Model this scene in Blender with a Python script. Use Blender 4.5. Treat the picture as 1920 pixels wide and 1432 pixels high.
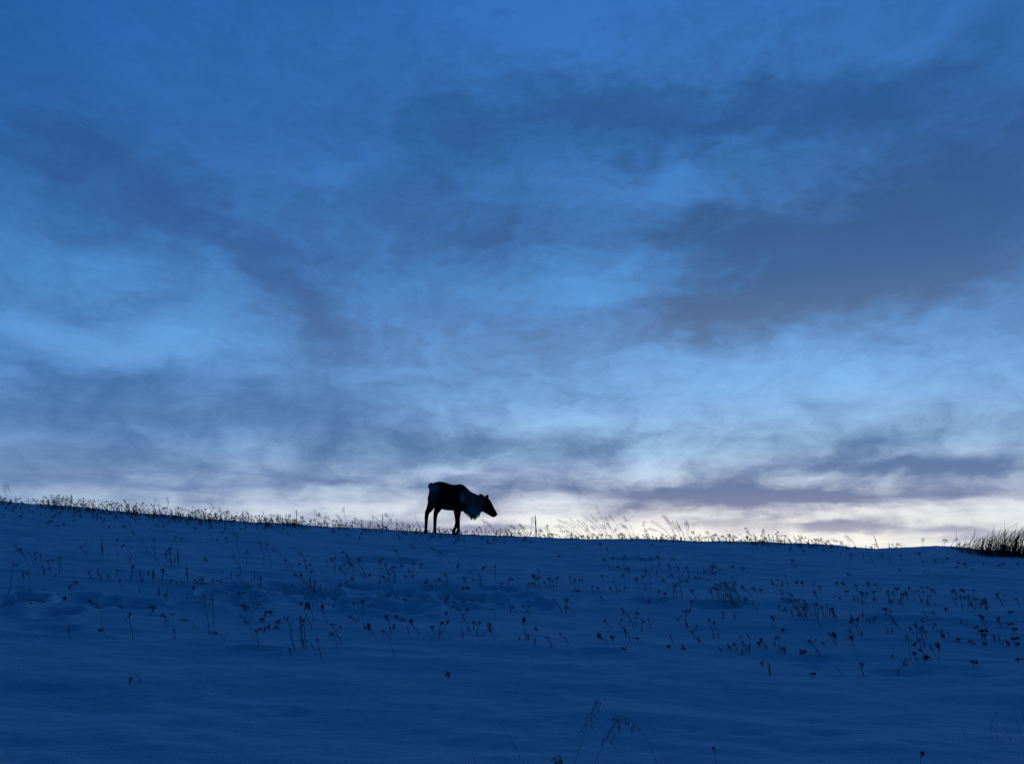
import bpy, bmesh, math, random
import numpy as np
from mathutils import Vector, Matrix, Quaternion

random.seed(7); rng = np.random.default_rng(7)
for o in list(bpy.data.objects): bpy.data.objects.remove(o)
sc = bpy.context.scene
C = sc.collection
R = math.radians

# ------------------------------------------------------------------ camera
PW, PH, FPX = 1920.0, 1432.0, 1439.0          # photograph size and focal length in its pixels
PITCH, EYE = R(14.0), 1.6
cam = bpy.data.objects.new('camera', bpy.data.cameras.new('camera')); C.objects.link(cam)
cam.data.sensor_width = 36; cam.data.lens = 36*FPX/PW
cam.data.clip_start = 0.05; cam.data.clip_end = 20000
cam.location = (0, 0, EYE); cam.rotation_euler = (math.pi/2+PITCH, 0, 0)
sc.camera = cam

def ray(px, py):                              # pixel -> direction with y component 1
    a = (px-PW/2)/FPX; b = (PH/2-py)/FPX
    y = math.cos(PITCH)-b*math.sin(PITCH); z = math.sin(PITCH)+b*math.cos(PITCH)
    return a/y, z/y
def azel(px, py):
    x, z = ray(px, py)
    return math.degrees(math.atan2(x, 1)), math.degrees(math.atan2(z, math.hypot(x, 1)))
def lin(c):
    return tuple((v/255/12.92 if v/255 <= .04045 else ((v/255+.055)/1.055)**2.4) for v in c)+(1.0,)

# ------------------------------------------------------------------ view + world (dusk sky, sun already below the horizon)
sc.view_settings.view_transform = 'Standard'; sc.view_settings.look = 'None'
sc.view_settings.exposure = 0; sc.view_settings.gamma = 1; sc.view_settings.use_curve_mapping = False
world = bpy.data.worlds.new('World'); sc.world = world; world.use_nodes = True
nt = world.node_tree; nt.nodes.clear()
def nd(t, **kw):
    n = nt.nodes.new(t)
    for k, v in kw.items(): setattr(n, k, v)
    return n
def put(s, v):
    if hasattr(v, 'links'): nt.links.new(v, s)
    else: s.default_value = v
def M(op, a, b=0.0, c=0.0):
    n = nd('ShaderNodeMath', operation=op); put(n.inputs[0], a); put(n.inputs[1], b); put(n.inputs[2], c); return n.outputs[0]
def VM(op, a, b=(0, 0, 0)):
    n = nd('ShaderNodeVectorMath', operation=op); put(n.inputs[0], a); put(n.inputs[1], b); return n
def XYZ(x, y, z=0.0):
    n = nd('ShaderNodeCombineXYZ'); put(n.inputs[0], x); put(n.inputs[1], y); put(n.inputs[2], z); return n.outputs[0]
def SS(v, a, b, lo=0.0, hi=1.0):
    n = nd('ShaderNodeMapRange', interpolation_type='SMOOTHSTEP'); put(n.inputs[0], v)
    for i, q in enumerate((a, b, lo, hi)): n.inputs[i+1].default_value = q
    return n.outputs[0]
def NOISE(vec, scale, detail=4, rough=.55, col=False):
    n = nd('ShaderNodeTexNoise'); n.noise_dimensions = '2D'; put(n.inputs['Vector'], vec)
    n.inputs['Scale'].default_value = scale; n.inputs['Detail'].default_value = detail; n.inputs['Roughness'].default_value = rough
    return n.outputs['Color' if col else 'Fac']
def RAMP(fac, stops, lo, hi, interp='LINEAR'):
    n = nd('ShaderNodeValToRGB'); e = n.color_ramp; e.interpolation = interp
    while len(e.elements) > 1: e.elements.remove(e.elements[-1])
    for i, (p, c) in enumerate(stops):
        q = (p-lo)/(hi-lo)
        el = e.elements[0] if i == 0 else e.elements.new(q)
        el.position = q; el.color = c
    put(n.inputs[0], M('DIVIDE', M('SUBTRACT', fac, lo), hi-lo)); return n.outputs[0]
def MIX(f, a, b, mode='MIX'):
    n = nd('ShaderNodeMix', data_type='RGBA', blend_type=mode); put(n.inputs[0], f); put(n.inputs[6], a); put(n.inputs[7], b); return n.outputs[2]

D = VM('NORMALIZE', nd('ShaderNodeTexCoord').outputs['Generated']).outputs[0]
sep = nd('ShaderNodeSeparateXYZ'); put(sep.inputs[0], D); dx, dy, dz = sep.outputs
el = M('MULTIPLY', M('ARCSINE', dz), 57.2958)
az = M('MULTIPLY', M('ARCTAN2', dx, dy), 57.2958)
elp = M('MAXIMUM', el, 0.0)
# flat cloud deck seen in perspective: position on the deck
den = M('ADD', M('MAXIMUM', dz, 0.0), .13)
deck = XYZ(M('DIVIDE', dx, den), M('DIVIDE', dy, den), 0.0)
E = XYZ(az, el, 0.0)
SUNAZ = 14.0
sd = (math.sin(R(SUNAZ))*math.cos(R(4)), math.cos(R(SUNAZ))*math.cos(R(4)), math.sin(R(4)))
cs = VM('DOT_PRODUCT', D, sd).outputs['Value']                     # cosine to the place where the sun went down
glow = M('EXPONENT', M('MULTIPLY', M('POWER', M('DIVIDE', M('SUBTRACT', az, SUNAZ), 36.0), 2.0), -1.0))

clear_hi = RAMP(el, [(0, lin((255, 250, 236))), (2.4, lin((255, 252, 240))), (4.2, lin((246, 246, 246))), (5.8, lin((214, 224, 240))), (8.5, lin((170, 206, 240))),
                     (12.6, lin((138, 190, 242))), (18.6, lin((100, 163, 230))), (23, lin((82, 145, 214))), (30, lin((68, 128, 202))), (40, lin((58, 120, 196))),
                     (60, lin((36, 96, 168))), (90, lin((20, 84, 152)))], 0, 90)
clear_lo = RAMP(el, [(0, lin((186, 208, 228))), (4.0, lin((172, 198, 224))), (6.0, lin((142, 176, 214))), (9, lin((112, 156, 212))), (12.6, lin((98, 150, 214))),
                     (18.6, lin((88, 154, 222))), (23, lin((72, 134, 206))), (30, lin((52, 112, 186))), (40, lin((42, 102, 174))),
                     (60, lin((28, 86, 156))), (90, lin((20, 84, 152)))], 0, 90)
clear = MIX(glow, clear_lo, clear_hi)
cloud_hi = RAMP(el, [(0, lin((215, 213, 216))), (2.2, lin((196, 194, 206))), (3.2, lin((160, 158, 180))), (4.2, lin((136, 140, 168))), (6, lin((106, 124, 162))), (9, lin((90, 122, 166))),
                     (13, lin((88, 126, 174))), (18, lin((86, 112, 154))), (21, lin((66, 102, 150))), (26, lin((54, 92, 142))), (31, lin((44, 90, 144))), (40, lin((46, 92, 156))), (90, lin((16, 70, 128)))], 0, 90)
cloud_lo = RAMP(el, [(0, lin((150, 170, 200))), (5, lin((112, 138, 184))), (8, lin((82, 124, 174))), (13, lin((60, 108, 164))), (19, lin((56, 104, 164))),
                     (25, lin((48, 92, 154))), (31, lin((44, 92, 158))), (40, lin((38, 92, 162))), (90, lin((16, 70, 128)))], 0, 90)
cloud = MIX(glow, cloud_lo, cloud_hi)

# wind-torn edges: the shapes below are looked up through turbulence that grows with height above the horizon
n1 = VM('SUBTRACT', NOISE(deck, 1.1, 3, .5, True), (.5, .5, .5)).outputs[0]
n2 = VM('SUBTRACT', NOISE(XYZ(M('MULTIPLY', az, .10), M('MULTIPLY', el, .26), 3.1), 1.0, 5, .6, True), (.5, .5, .5)).outputs[0]
amp = M('ADD', M('MULTIPLY', elp, .050), .17)
w1 = VM('MULTIPLY', n1, XYZ(M('MULTIPLY', amp, 7), M('MULTIPLY', amp, 2.5), 0.0)).outputs[0]
w2 = VM('MULTIPLY', n2, XYZ(M('MULTIPLY', amp, 8), M('MULTIPLY', amp, 5), 0.0)).outputs[0]
EW = VM('ADD', VM('ADD', E, w1).outputs[0], w2).outputs[0]
BL = [  # cloud masses: photo x, y of the centre, half sizes, tilt, strength (negative: openings)
 (1480, 215, 480, 75, 1, 1.0), (1130, 215, 380, 70, 0, .6), (1800, 290, 420, 130, 0, .6), (930, 250, 260, 90, 0, .30),
 (1650, 440, 560, 120, -3, 1.1), (1300, 435, 250, 70, 3, .8), (1440, 555, 360, 80, -7, 1.0), (1300, 590, 230, 50, -5, .35), (1880, 450, 260, 170, 0, .45), (1850, 600, 200, 100, 0, .35),
 (720, 400, 240, 90, 0, .36), (860, 430, 200, 80, 0, .3), (280, 400, 320, 100, 8, .6), (200, 300, 360, 100, 0, .42), (520, 190, 260, 90, 0, .2), (60, 250, 200, 90, 0, .3),
 (520, 530, 150, 65, 35, .45), (590, 610, 200, 90, 20, .45), (185, 705, 120, 55, 20, .6), (420, 740, 330, 90, 5, .5), (60, 560, 190, 50, 0, .45), (50, 720, 170, 70, 10, .5),
 (1000, 450, 200, 60, 0, .2), (800, 620, 260, 60, 0, .25), (560, 730, 160, 60, 20, .3), (120, 800, 260, 60, 0, .3),
 (650, 812, 190, 40, 4, .5), (850, 832, 320, 45, 4, .45), (1060, 862, 110, 32, -8, .5), (600, 893, 130, 17, 5, .6), (790, 908, 150, 17, 2, .5), (1010, 918, 90, 18, 5, .5), (860, 890, 60, 14, 0, .4),
 (200, 870, 380, 60, 0, .35), (380, 866, 50, 16, 10, .5), (250, 905, 120, 14, 0, .3), (420, 915, 90, 12, 0, .3),
 (1610, 832, 160, 40, 0, .6), (1840, 876, 170, 19, 1, 1.25), (1560, 872, 220, 18, 2, .6), (1690, 865, 90, 12, 5, .4), (1900, 880, 90, 25, 0, .4), (1480, 850, 120, 30, 0, .3),
 (1400, 900, 90, 55, -30, .5), (1300, 931, 220, 28, 3, 1.1), (1560, 940, 300, 20, 1, .95), (1420, 930, 150, 25, 0, .4), (1900, 925, 200, 30, 0, .3), (1660, 915, 200, 25, 0, .3), (1150, 905, 160, 25, 5, .35),
 (1620, 992, 90, 10, 1, 1.5), (1545, 991, 60, 6, 2, 1.0), (1760, 996, 80, 9, -2, 1.1), (1790, 1012, 80, 8, 5, 1.0), (1900, 1000, 110, 16, -4, 1.3), (1420, 1003, 130, 20, 0, .45), (1330, 980, 60, 8, 0, .3),
 (700, 989, 130, 10, 1, 1.0), (860, 993, 150, 10, 2, 1.0), (960, 988, 90, 9, 0, .7), (980, 962, 120, 14, 0, .3),
 (1110, 535, 120, 75, 0, -.75), (170, 635, 320, 65, -3, -1.0), (60, 640, 160, 60, 0, -.3), (340, 520, 200, 80, 20, -.15), (1480, 720, 480, 80, 2, -.5), (1800, 680, 200, 80, 0, -.35), (1000, 775, 260, 40, 0, -.4),
 (610, 330, 170, 90, 0, -.45), (1180, 355, 260, 45, -4, -.4), (1000, 60, 260, 120, 0, -.4), (930, 300, 120, 60, 0, -.1), (1700, 60, 250, 70, 0, -.2), (850, 875, 90, 20, 0, -.5), (1280, 868, 160, 30, 0, -.5), (60, 480, 150, 50, 0, -.15), (1650, 960, 300, 12, 0, -.3), (560, 850, 60, 22, 0, -.3), (1480, 810, 120, 35, 0, -.3), (200, 120, 260, 120, 0, -.15), (450, 830, 50, 25, 0, -.25),
]
acc = None
EW1 = VM('ADD', VM('MULTIPLY', EW, (1, 1, 0)).outputs[0], (0, 0, 1)).outputs[0]
for (bx_, by_, rx_, ry_, rot_, st_) in BL:
    a0, e0 = azel(bx_, by_); a1, _ = azel(bx_+rx_, by_); _, e1 = azel(bx_, by_-ry_); sx, sy = abs(a1-a0)*.85, abs(e1-e0)*.85
    if abs(rot_) <= 5:
        n = nd('ShaderNodeVectorMath', operation='MULTIPLY_ADD'); nt.links.new(EW, n.inputs[0])
        n.inputs[1].default_value = (1/sx, 1/sy, 0); n.inputs[2].default_value = (-a0/sx, -e0/sy, 0); w = n.outputs[0]
        d2 = VM('DOT_PRODUCT', w, w).outputs['Value']
    else:
        c_, s_ = math.cos(R(-rot_)), math.sin(R(-rot_))
        u = VM('DOT_PRODUCT', EW1, (c_/sx, s_/sx, -(a0*c_+e0*s_)/sx)).outputs['Value']
        v = VM('DOT_PRODUCT', EW1, (-s_/sy, c_/sy, -(-a0*s_+e0*c_)/sy)).outputs['Value']
        d2 = M('ADD', M('MULTIPLY', u, u), M('MULTIPLY', v, v))
    gq = M('POWER', .40, d2)
    acc = M('MULTIPLY', gq, st_) if acc is None else M('MULTIPLY_ADD', gq, st_, acc)
fb = NOISE(XYZ(M('MULTIPLY', M('DIVIDE', dx, den), .75), M('DIVIDE', dy, den), 5.0), 1.9, 6, .58)
fine = NOISE(EW, .34, 5, .6)
streak = NOISE(XYZ(M('MULTIPLY', az, .09), M('MULTIPLY', el, .45), 8.0), 1.0, 5, .62)
dens = M('ADD', M('ADD', acc, .26), M('MULTIPLY', M('SUBTRACT', fb, .5), .60))
dens = M('ADD', dens, M('MULTIPLY', M('SUBTRACT', fine, .5), 1.1))
dens = M('ADD', dens, M('MULTIPLY', M('SUBTRACT', streak, .5), .6))
wisp = NOISE(VM('MULTIPLY', EW, (.16, .42, 0)).outputs[0], 1.0, 7, .66)
dens = M('ADD', dens, M('MULTIPLY', M('SUBTRACT', wisp, .5), SS(el, 10, 32, 1.7, .75)))
low = NOISE(XYZ(M('MULTIPLY', az, .13), M('MULTIPLY', el, .95), 2.0), 1.0, 6, .62)
dens = M('ADD', dens, M('MULTIPLY', M('SUBTRACT', low, .5), SS(el, 3, 11, 1.5, 0)))
rim = M('EXPONENT', M('MULTIPLY', M('POWER', M('DIVIDE', elp, 3.9), 2.0), -1.0))          # the clear strip low over the afterglow
dens = M('SUBTRACT', dens, M('MULTIPLY', M('MULTIPLY', rim, glow), .9))
dens = M('MULTIPLY_ADD', M('SUBTRACT', dens, .26), SS(el, 5, 15, 1.35, 1.0), .26)
dens = SS(dens, -.95, 1.65)
skycol = MIX(dens, clear, cloud)
# away from the afterglow the unseen sky is darkened and blued to tone the snow
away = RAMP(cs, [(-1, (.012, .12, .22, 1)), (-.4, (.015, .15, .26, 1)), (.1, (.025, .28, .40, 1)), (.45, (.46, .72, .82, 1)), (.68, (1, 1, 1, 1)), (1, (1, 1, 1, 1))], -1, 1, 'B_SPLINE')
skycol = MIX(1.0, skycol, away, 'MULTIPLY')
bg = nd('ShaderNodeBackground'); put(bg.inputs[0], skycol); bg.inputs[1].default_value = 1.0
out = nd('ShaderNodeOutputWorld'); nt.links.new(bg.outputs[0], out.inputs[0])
world.cycles.sampling_method = 'NONE'
sc.cycles.max_bounces = 4; sc.cycles.diffuse_bounces = 2; sc.cycles.glossy_bounces = 1

# ------------------------------------------------------------------ materials
def mat(name, col, rough=.9, noise=None, bump=None, spec=.2):
    m = bpy.data.materials.new(name); m.use_nodes = True
    t = m.node_tree; b = t.nodes['Principled BSDF']
    b.inputs['Base Color'].default_value = (*col, 1); b.inputs['Roughness'].default_value = rough
    b.inputs['Specular IOR Level'].default_value = spec
    tc = t.nodes.new('ShaderNodeTexCoord')
    if noise:
        sca, c2 = noise
        n = t.nodes.new('ShaderNodeTexNoise'); n.inputs['Scale'].default_value = sca; n.inputs['Detail'].default_value = 5
        t.links.new(tc.outputs['Object'], n.inputs['Vector'])
        r = t.nodes.new('ShaderNodeMix'); r.data_type = 'RGBA'
        r.inputs[6].default_value = (*col, 1); r.inputs[7].default_value = (*c2, 1)
        t.links.new(n.outputs['Fac'], r.inputs[0]); t.links.new(r.outputs[2], b.inputs['Base Color'])
    if bump:
        sca, st, dist = bump
        n = t.nodes.new('ShaderNodeTexNoise'); n.inputs['Scale'].default_value = sca; n.inputs['Detail'].default_value = 6
        t.links.new(tc.outputs['Object'], n.inputs['Vector'])
        bp = t.nodes.new('ShaderNodeBump'); bp.inputs['Strength'].default_value = st; bp.inputs['Distance'].default_value = dist
        t.links.new(n.outputs['Fac'], bp.inputs['Height']); t.links.new(bp.outputs[0], b.inputs['Normal'])
    return m
MS = mat('snow', (.74, .82, .86), .85, None, None, .1)
t = MS.node_tree; b = t.nodes['Principled BSDF']; tc = t.nodes.new('ShaderNodeTexCoord')
mp = t.nodes.new('ShaderNodeMapping'); mp.inputs['Scale'].default_value = (1.2, 4.5, 1); t.links.new(tc.outputs['Object'], mp.inputs[0])
na = t.nodes.new('ShaderNodeTexNoise'); na.inputs['Scale'].default_value = 3.0; na.inputs['Detail'].default_value = 7; na.inputs['Roughness'].default_value = .70; t.links.new(mp.outputs[0], na.inputs['Vector'])
ng = t.nodes.new('ShaderNodeTexNoise'); ng.inputs['Scale'].default_value = 90; ng.inputs['Detail'].default_value = 3; t.links.new(tc.outputs['Object'], ng.inputs['Vector'])
b1 = t.nodes.new('ShaderNodeBump'); b1.inputs['Strength'].default_value = .55; b1.inputs['Distance'].default_value = .05; t.links.new(na.outputs['Fac'], b1.inputs['Height'])
b2 = t.nodes.new('ShaderNodeBump'); b2.inputs['Strength'].default_value = .5; b2.inputs['Distance'].default_value = .012; t.links.new(ng.outputs['Fac'], b2.inputs['Height'])
t.links.new(b1.outputs[0], b2.inputs['Normal']); t.links.new(b2.outputs[0], b.inputs['Normal'])
M_STEM = mat('dry_stem', (.10, .060, .045), .8, (30, (.05, .03, .022)))
M_HEAD = mat('seed_head', (.17, .05, .048), .9, (60, (.05, .018, .02)))
M_GRASS = mat('dry_grass', (.30, .24, .16), .8, (20, (.17, .13, .09)))
M_LEAF = mat('reed_leaf', (.12, .085, .055), .8, (12, (.05, .038, .028)))
M_EARTH = mat('bare_earth', (.03, .02, .016), .95, (25, (.012, .009, .008)))

# ------------------------------------------------------------------ terrain
SKY = [(-400, 918), (-200, 931), (0, 944), (70, 948), (150, 956), (300, 968), (400, 975), (480, 979), (600, 987), (700, 992), (800, 998), (860, 1001), (950, 1005), (1020, 1008), (1100, 1011), (1200, 1011),
       (1280, 1015), (1400, 1018), (1500, 1020), (1530, 1025), (1590, 1029), (1660, 1029.5), (1715, 1026), (1745, 1023.5), (1775, 1025.5), (1810, 1034), (1850, 1039), (1920, 1041), (2100, 1046), (2400, 1056)]
DR = 17.0
_rx = []; _rh = []
for px, py in SKY:
    x, z = ray(px, py); _rx.append(x*DR); _rh.append(EYE+z*DR)
xs = np.linspace(-60, 60, 6001); hs = np.interp(xs, _rx, _rh)
left = xs < _rx[0]; hs[left] = _rh[0]+(1-np.exp((xs[left]-_rx[0])/8))*.8
k = np.exp(-np.linspace(-2.5, 2.5, 21)**2); k /= k.sum()
hs = np.convolve(np.pad(hs, 10, 'edge'), k, 'valid')
def H(x): return np.interp(x, xs, hs)
_lat = rng.random((256, 256))
def vnoise(x, y):
    xi = np.floor(x).astype(int); yi = np.floor(y).astype(int); fx = x-xi; fy = y-yi
    fx = fx*fx*fx*(fx*(fx*6-15)+10); fy = fy*fy*fy*(fy*(fy*6-15)+10)
    g = lambda i, j: _lat[(xi+i) & 255, (yi+j) & 255]
    return (g(0, 0)*(1-fx)+g(1, 0)*fx)*(1-fy)+(g(0, 1)*(1-fx)+g(1, 1)*fx)*fy-.5
def fbm(x, y, n=4):
    s = 0; a = 1.0
    for i in range(n):
        s = s+a*vnoise(x+17.3*i, y+9.1*i); a *= .5; x = x*2.03; y = y*2.03
    return s
def base_h(x, y):
    h = H(x); s1 = (h-EYE)/DR; m0 = .10
    t = np.clip(y/DR, 0, 1); L = DR
    z = h*(-2*t**3+3*t**2)+m0*L*(t**3-2*t**2+t)+s1*L*(t**3-t**2)
    z = np.where(y < 0, np.maximum(.10*y, -3-.0*y)-0, z)
    z = np.where(y < -30, -3.0, z)
    d = np.clip(y-DR, 0, None); d1 = np.minimum(d, 9.0)
    zo = h+s1*d1-.014*d1*d1
    sl = s1-.028*9.0
    far = np.clip(d-9.0, 0, None)
    zo = zo+sl*60*(1-np.exp(-far/60))
    return np.where(y > DR, zo, z)
PITS = []
def ground(x, y, pits=True):
    x = np.asarray(x, float); y = np.asarray(y, float)
    z = base_h(x, y)
    near = 1/(1+np.exp((np.abs(y-10)-14)/1.5))
    crest = np.exp(-((y-DR)/1.0)**2)
    roll = (.08*fbm(x*.35+3, y*.5, 3)+.034*fbm(x*.9+.6*y, y*2.2+40, 4))
    sast = fbm(x*.55+1.3*vnoise(x*.7, y*.7)+80, y*3.4+11+.5*x, 4)
    z = z+near*(roll*(1-.85*crest)+.018*np.abs(sast)*(1-.6*crest)+.010*fbm(x*4, y*6+7, 3)+.026*crest*fbm(x*2.6, y*2, 4))
    if pits:
        for (cx, cy, rx, ry, dep, rough) in PITS:
            u = ((x-cx)/rx); v = ((y-cy)/ry)
            msk = (np.abs(u) < 2.6) & (np.abs(v) < 2.6)
            if not msk.any(): continue
            uu = u[msk]; vv = v[msk]; xx = x[msk]; yy = y[msk]
            q = uu**2+vv**2+rough*fbm(xx*5, yy*5, 3)*2.2
            z[msk] += -dep*np.exp(-np.clip(q, 0, 9)**1.5)+.35*dep*np.exp(-(np.sqrt(np.clip(q, 0, 9))-1.4)**2*6)*(rough > .3)+.30*dep*fbm(xx*9, yy*11, 3)*np.exp(-q*.4)*(rough > .35)
    return z
def hit(px, py, pits=True):
    """where the view ray of a photo pixel meets the snow; past the ridge it stops at the crest"""
    px = np.atleast_1d(np.asarray(px, float)); py = np.atleast_1d(np.asarray(py, float))
    a = (px-PW/2)/FPX; bb = (PH/2-py)/FPX
    yy = math.cos(PITCH)-bb*math.sin(PITCH); rx = a/yy; rz = (math.sin(PITCH)+bb*math.cos(PITCH))/yy
    ts = np.arange(3.0, DR+.6, .04)
    X = rx[:, None]*ts; Z = EYE+rz[:, None]*ts; Yg = np.broadcast_to(ts, X.shape)
    G = ground(X.copy(), Yg.copy(), pits)
    below = Z <= G
    idx = np.where(below.any(1), below.argmax(1), np.argmin(Z-G, axis=1))
    y = ts[idx]; x = rx*y
    return x, y, ground(x.copy(), y.copy(), pits)
# trampled, dug-over snow: photo x, y, half width, half depth (m), depth, ragged
for (px, py, rx, ry, dep, rg) in [
    (12, 1130, .30, .34, .22, .5), (62, 1132, .12, .20, .07, .6), (100, 1152, .22, .22, .12, .5), (75, 1180, .35, .14, .05, .7), (145, 1128, .2, .2, .08, .4), (185, 1138, .22, .2, .07, .4),
    (250, 1136, .25, .22, .10, .8), (350, 1130, .22, .12, .06, .5), (430, 1106, .3, .25, .10, .7), (455, 1130, .3, .25, .10, .7), (500, 1106, .3, .2, .08, .7), (560, 1112, .35, .25, .10, .8), (604, 1124, .22, .22, .14, .6),
    (655, 1134, .28, .25, .12, .6), (700, 1142, .2, .2, .12, .6), (735, 1120, .22, .2, .10, .8), (760, 1121, .2, .18, .10, .8), (742, 1142, .35, .22, .12, .5), (795, 1130, .22, .22, .11, .6), (842, 1125, .2, .22, .13, .6), (880, 1126, .26, .25, .14, .7), (925, 1132, .22, .2, .10, .6),
    (965, 1128, .22, .2, .10, .7), (1000, 1138, .22, .2, .07, .6), (820, 1108, .3, .2, .07, .7), (935, 1112, .25, .18, .08, .7), (980, 1118, .25, .18, .08, .7), (690, 1105, .25, .2, .06, .7), (640, 1100, .3, .15, .05, .5),
    (1220, 1130, .25, .15, .07, .6), (1340, 1137, .35, .16, .06, .5), (1125, 1224, .18, .08, .04, .4), (465, 1218, .28, .08, .04, .4), (548, 1337, .13, .05, .028, .2), (335, 1314, .12, .05, .02, .2), (1405, 1376, .13, .045, .024, .2), (1545, 1376, .12, .045, .024, .2), (1715, 1392, .12, .04, .02, .2),
    (1300, 1370, .07, .03, .014, .2), (95, 1299, .2, .05, .015, .2), (1530, 1239, .25, .10, .035, .5), (1830, 1266, .22, .07, .03, .3), (1700, 1163, .45, .12, .05, .4), (1870, 1172, .35, .12, .06, .4), (1690, 1264, .25, .1, .04, .3), (700, 1052, .6, .25, .06, .5), (830, 1034, .4, .25, .05, .5), (1110, 1063, .5, .2, .04, .4), (1180, 1050, .4, .2, .04, .4)]:
    x, y, z = hit(px, py, False); PITS.append((x[0], y[0], rx*.85, ry*.8, dep*.68, rg))

def axis(segs):
    out = []
    for a, b, n in segs: out += list(np.linspace(a, b, n, endpoint=False))
    return np.array(out+[segs[-1][1]])
gx = axis([(-6000, -600, 8), (-600, -80, 12), (-80, -20, 24), (-20, -12.6, 40), (-12.6, 12.6, 840), (12.6, 20, 40), (20, 80, 24), (80, 600, 12), (600, 6000, 8)])
gy = axis([(-6000, -300, 8), (-300, -30, 10), (-30, 0, 30), (0, 4, 30), (4, 13, 330), (13, 19.5, 300), (19.5, 28, 60), (28, 120, 40), (120, 800, 20), (800, 8000, 12)])
GX, GY = np.meshgrid(gx, gy); GZ = ground(GX.ravel().copy(), GY.ravel().copy())
co = np.stack([GX.ravel(), GY.ravel(), GZ], 1).astype(np.float32)
nx, ny = len(gx), len(gy)
ii = (np.arange(ny-1)[:, None]*nx+np.arange(nx-1)).ravel()
quads = np.stack([ii, ii+1, ii+nx+1, ii+nx], 1).astype(np.int32)
me = bpy.data.meshes.new('snow_ground'); me.vertices.add(len(co)); me.vertices.foreach_set('co', co.ravel())
me.loops.add(quads.size); me.loops.foreach_set('vertex_index', quads.ravel())
me.polygons.add(len(quads)); me.polygons.foreach_set('loop_start', np.arange(0, quads.size, 4, dtype=np.int32))
me.update(calc_edges=True); me.polygons.foreach_set('use_smooth', np.ones(len(quads), bool)); me.materials.append(MS)
gr = bpy.data.objects.new('snow_ground', me); C.objects.link(gr); gr['kind'] = 'structure'

# ------------------------------------------------------------------ helpers for things
def mesh_obj(name, verts, faces, m, parent=None, smooth=True):
    me = bpy.data.meshes.new(name); me.from_pydata([tuple(v) for v in verts], [], faces); me.materials.append(m)
    if smooth:
        for p in me.polygons: p.use_smooth = True
    o = bpy.data.objects.new(name, me); C.objects.link(o)
    if parent: o.parent = parent
    return o
def empty(name, loc):
    o = bpy.data.objects.new(name, None); C.objects.link(o); o.location = loc; o.empty_display_size = .1
    return o
class MB:
    def __init__(s): s.v = []; s.f = []
    def tube(s, pts, rad, n=4, cap=True):
        pts = [Vector(p) for p in pts]; k = len(pts); b0 = len(s.v)
        for i, p in enumerate(pts):
            d = (pts[min(i+1, k-1)]-pts[max(i-1, 0)])
            if d.length < 1e-9: d = Vector((0, 0, 1))
            d.normalize(); a = d.cross(Vector((0, 1, 0.13))); a.normalize(); c = d.cross(a)
            for j in range(n):
                t = 2*math.pi*j/n; s.v.append(p+rad[i]*(a*math.cos(t)+c*math.sin(t)))
        for i in range(k-1):
            for j in range(n):
                q = b0+i*n; s.f.append((q+j, q+(j+1) % n, q+n+(j+1) % n, q+n+j))
        if cap:
            s.f.append(tuple(b0+j for j in range(n))[::-1]); s.f.append(tuple(b0+(k-1)*n+j for j in range(n)))
    def blob(s, c, r, sx=1, sy=1, sz=1, tilt=None):
        b0 = len(s.v); c = Vector(c)
        P = [(0, 0, 1)]+[(math.cos(a), math.sin(a), .35) for a in [i*math.pi*2/5 for i in range(5)]]+[(math.cos(a)*.8, math.sin(a)*.8, -.5) for a in [i*math.pi*2/5+.6 for i in range(5)]]+[(0, 0, -1)]
        for p in P:
            q = Vector((p[0]*sx, p[1]*sy, p[2]*sz))*r*random.uniform(.8, 1.2)
            if tilt: q = tilt @ q
            s.v.append(c+q)
        for i in range(5):
            j = (i+1) % 5
            s.f += [(b0, b0+1+i, b0+1+j), (b0+1+i, b0+6+i, b0+1+j), (b0+1+j, b0+6+i, b0+6+j), (b0+6+i, b0+11, b0+6+j)]
    def leaf(s, pts, w, side):
        b0 = len(s.v)
        for p, ww in zip(pts, w):
            s.v += [Vector(p)-side*ww, Vector(p)+side*ww]
        for i in range(len(pts)-1):
            q = b0+2*i; s.f.append((q, q+1, q+3, q+2))

# ------------------------------------------------------------------ the reindeer
ZX, ZY, ZS = 760.0, 870.0, 1920/220.0
def zp(u, v): return ZX+u/ZS, ZY+v/ZS
foot = [(318, 1150), (485, 1150), (768, 1150), (878, 1150)]
fx, fy, fz = hit([zp(*f)[0] for f in foot], [zp(*f)[1] for f in foot])
YR = float(np.mean(fy)); XC = float(ray(*zp(650, 600))[0]*YR); YAW = R(16)
PXM = YR/FPX/ZS*1.02
LAT = Vector((math.sin(YAW), -math.cos(YAW), 0))            # towards the camera side of the animal
def P(u, v, w=0.0):
    """photo point of the animal's outline -> world, on the animal's long plane shifted w metres to the near side"""
    rx, rz = ray(*zp(u, v)); y = YR
    for _ in range(4): y = YR+math.tan(YAW)*(rx*y-XC)-w/math.cos(YAW)
    return Vector((rx*y, y, EYE+rz*y))
body = MB()
def loft(mb, rings, n=22):
    b0 = len(mb.v)
    for (ut, vt, ub, vb, hw) in rings:
        T, B = P(ut, vt), P(ub, vb); c = (T+B)/2; h = (T-B)/2
        for j in range(n):
            a = 2*math.pi*j/n; ca, sa = math.cos(a), math.sin(a)
            mb.v.append(c+h*ca+LAT*hw*math.copysign(abs(sa)**.85, sa))
    for i in range(len(rings)-1):
        for j in range(n):
            q = b0+i*n; mb.f.append((q+j, q+(j+1) % n, q+n+(j+1) % n, q+n+j))
    mb.f.append(tuple(b0+j for j in range(n))[::-1]); e = b0+(len(rings)-1)*n; mb.f.append(tuple(e+j for j in range(n)))
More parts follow.
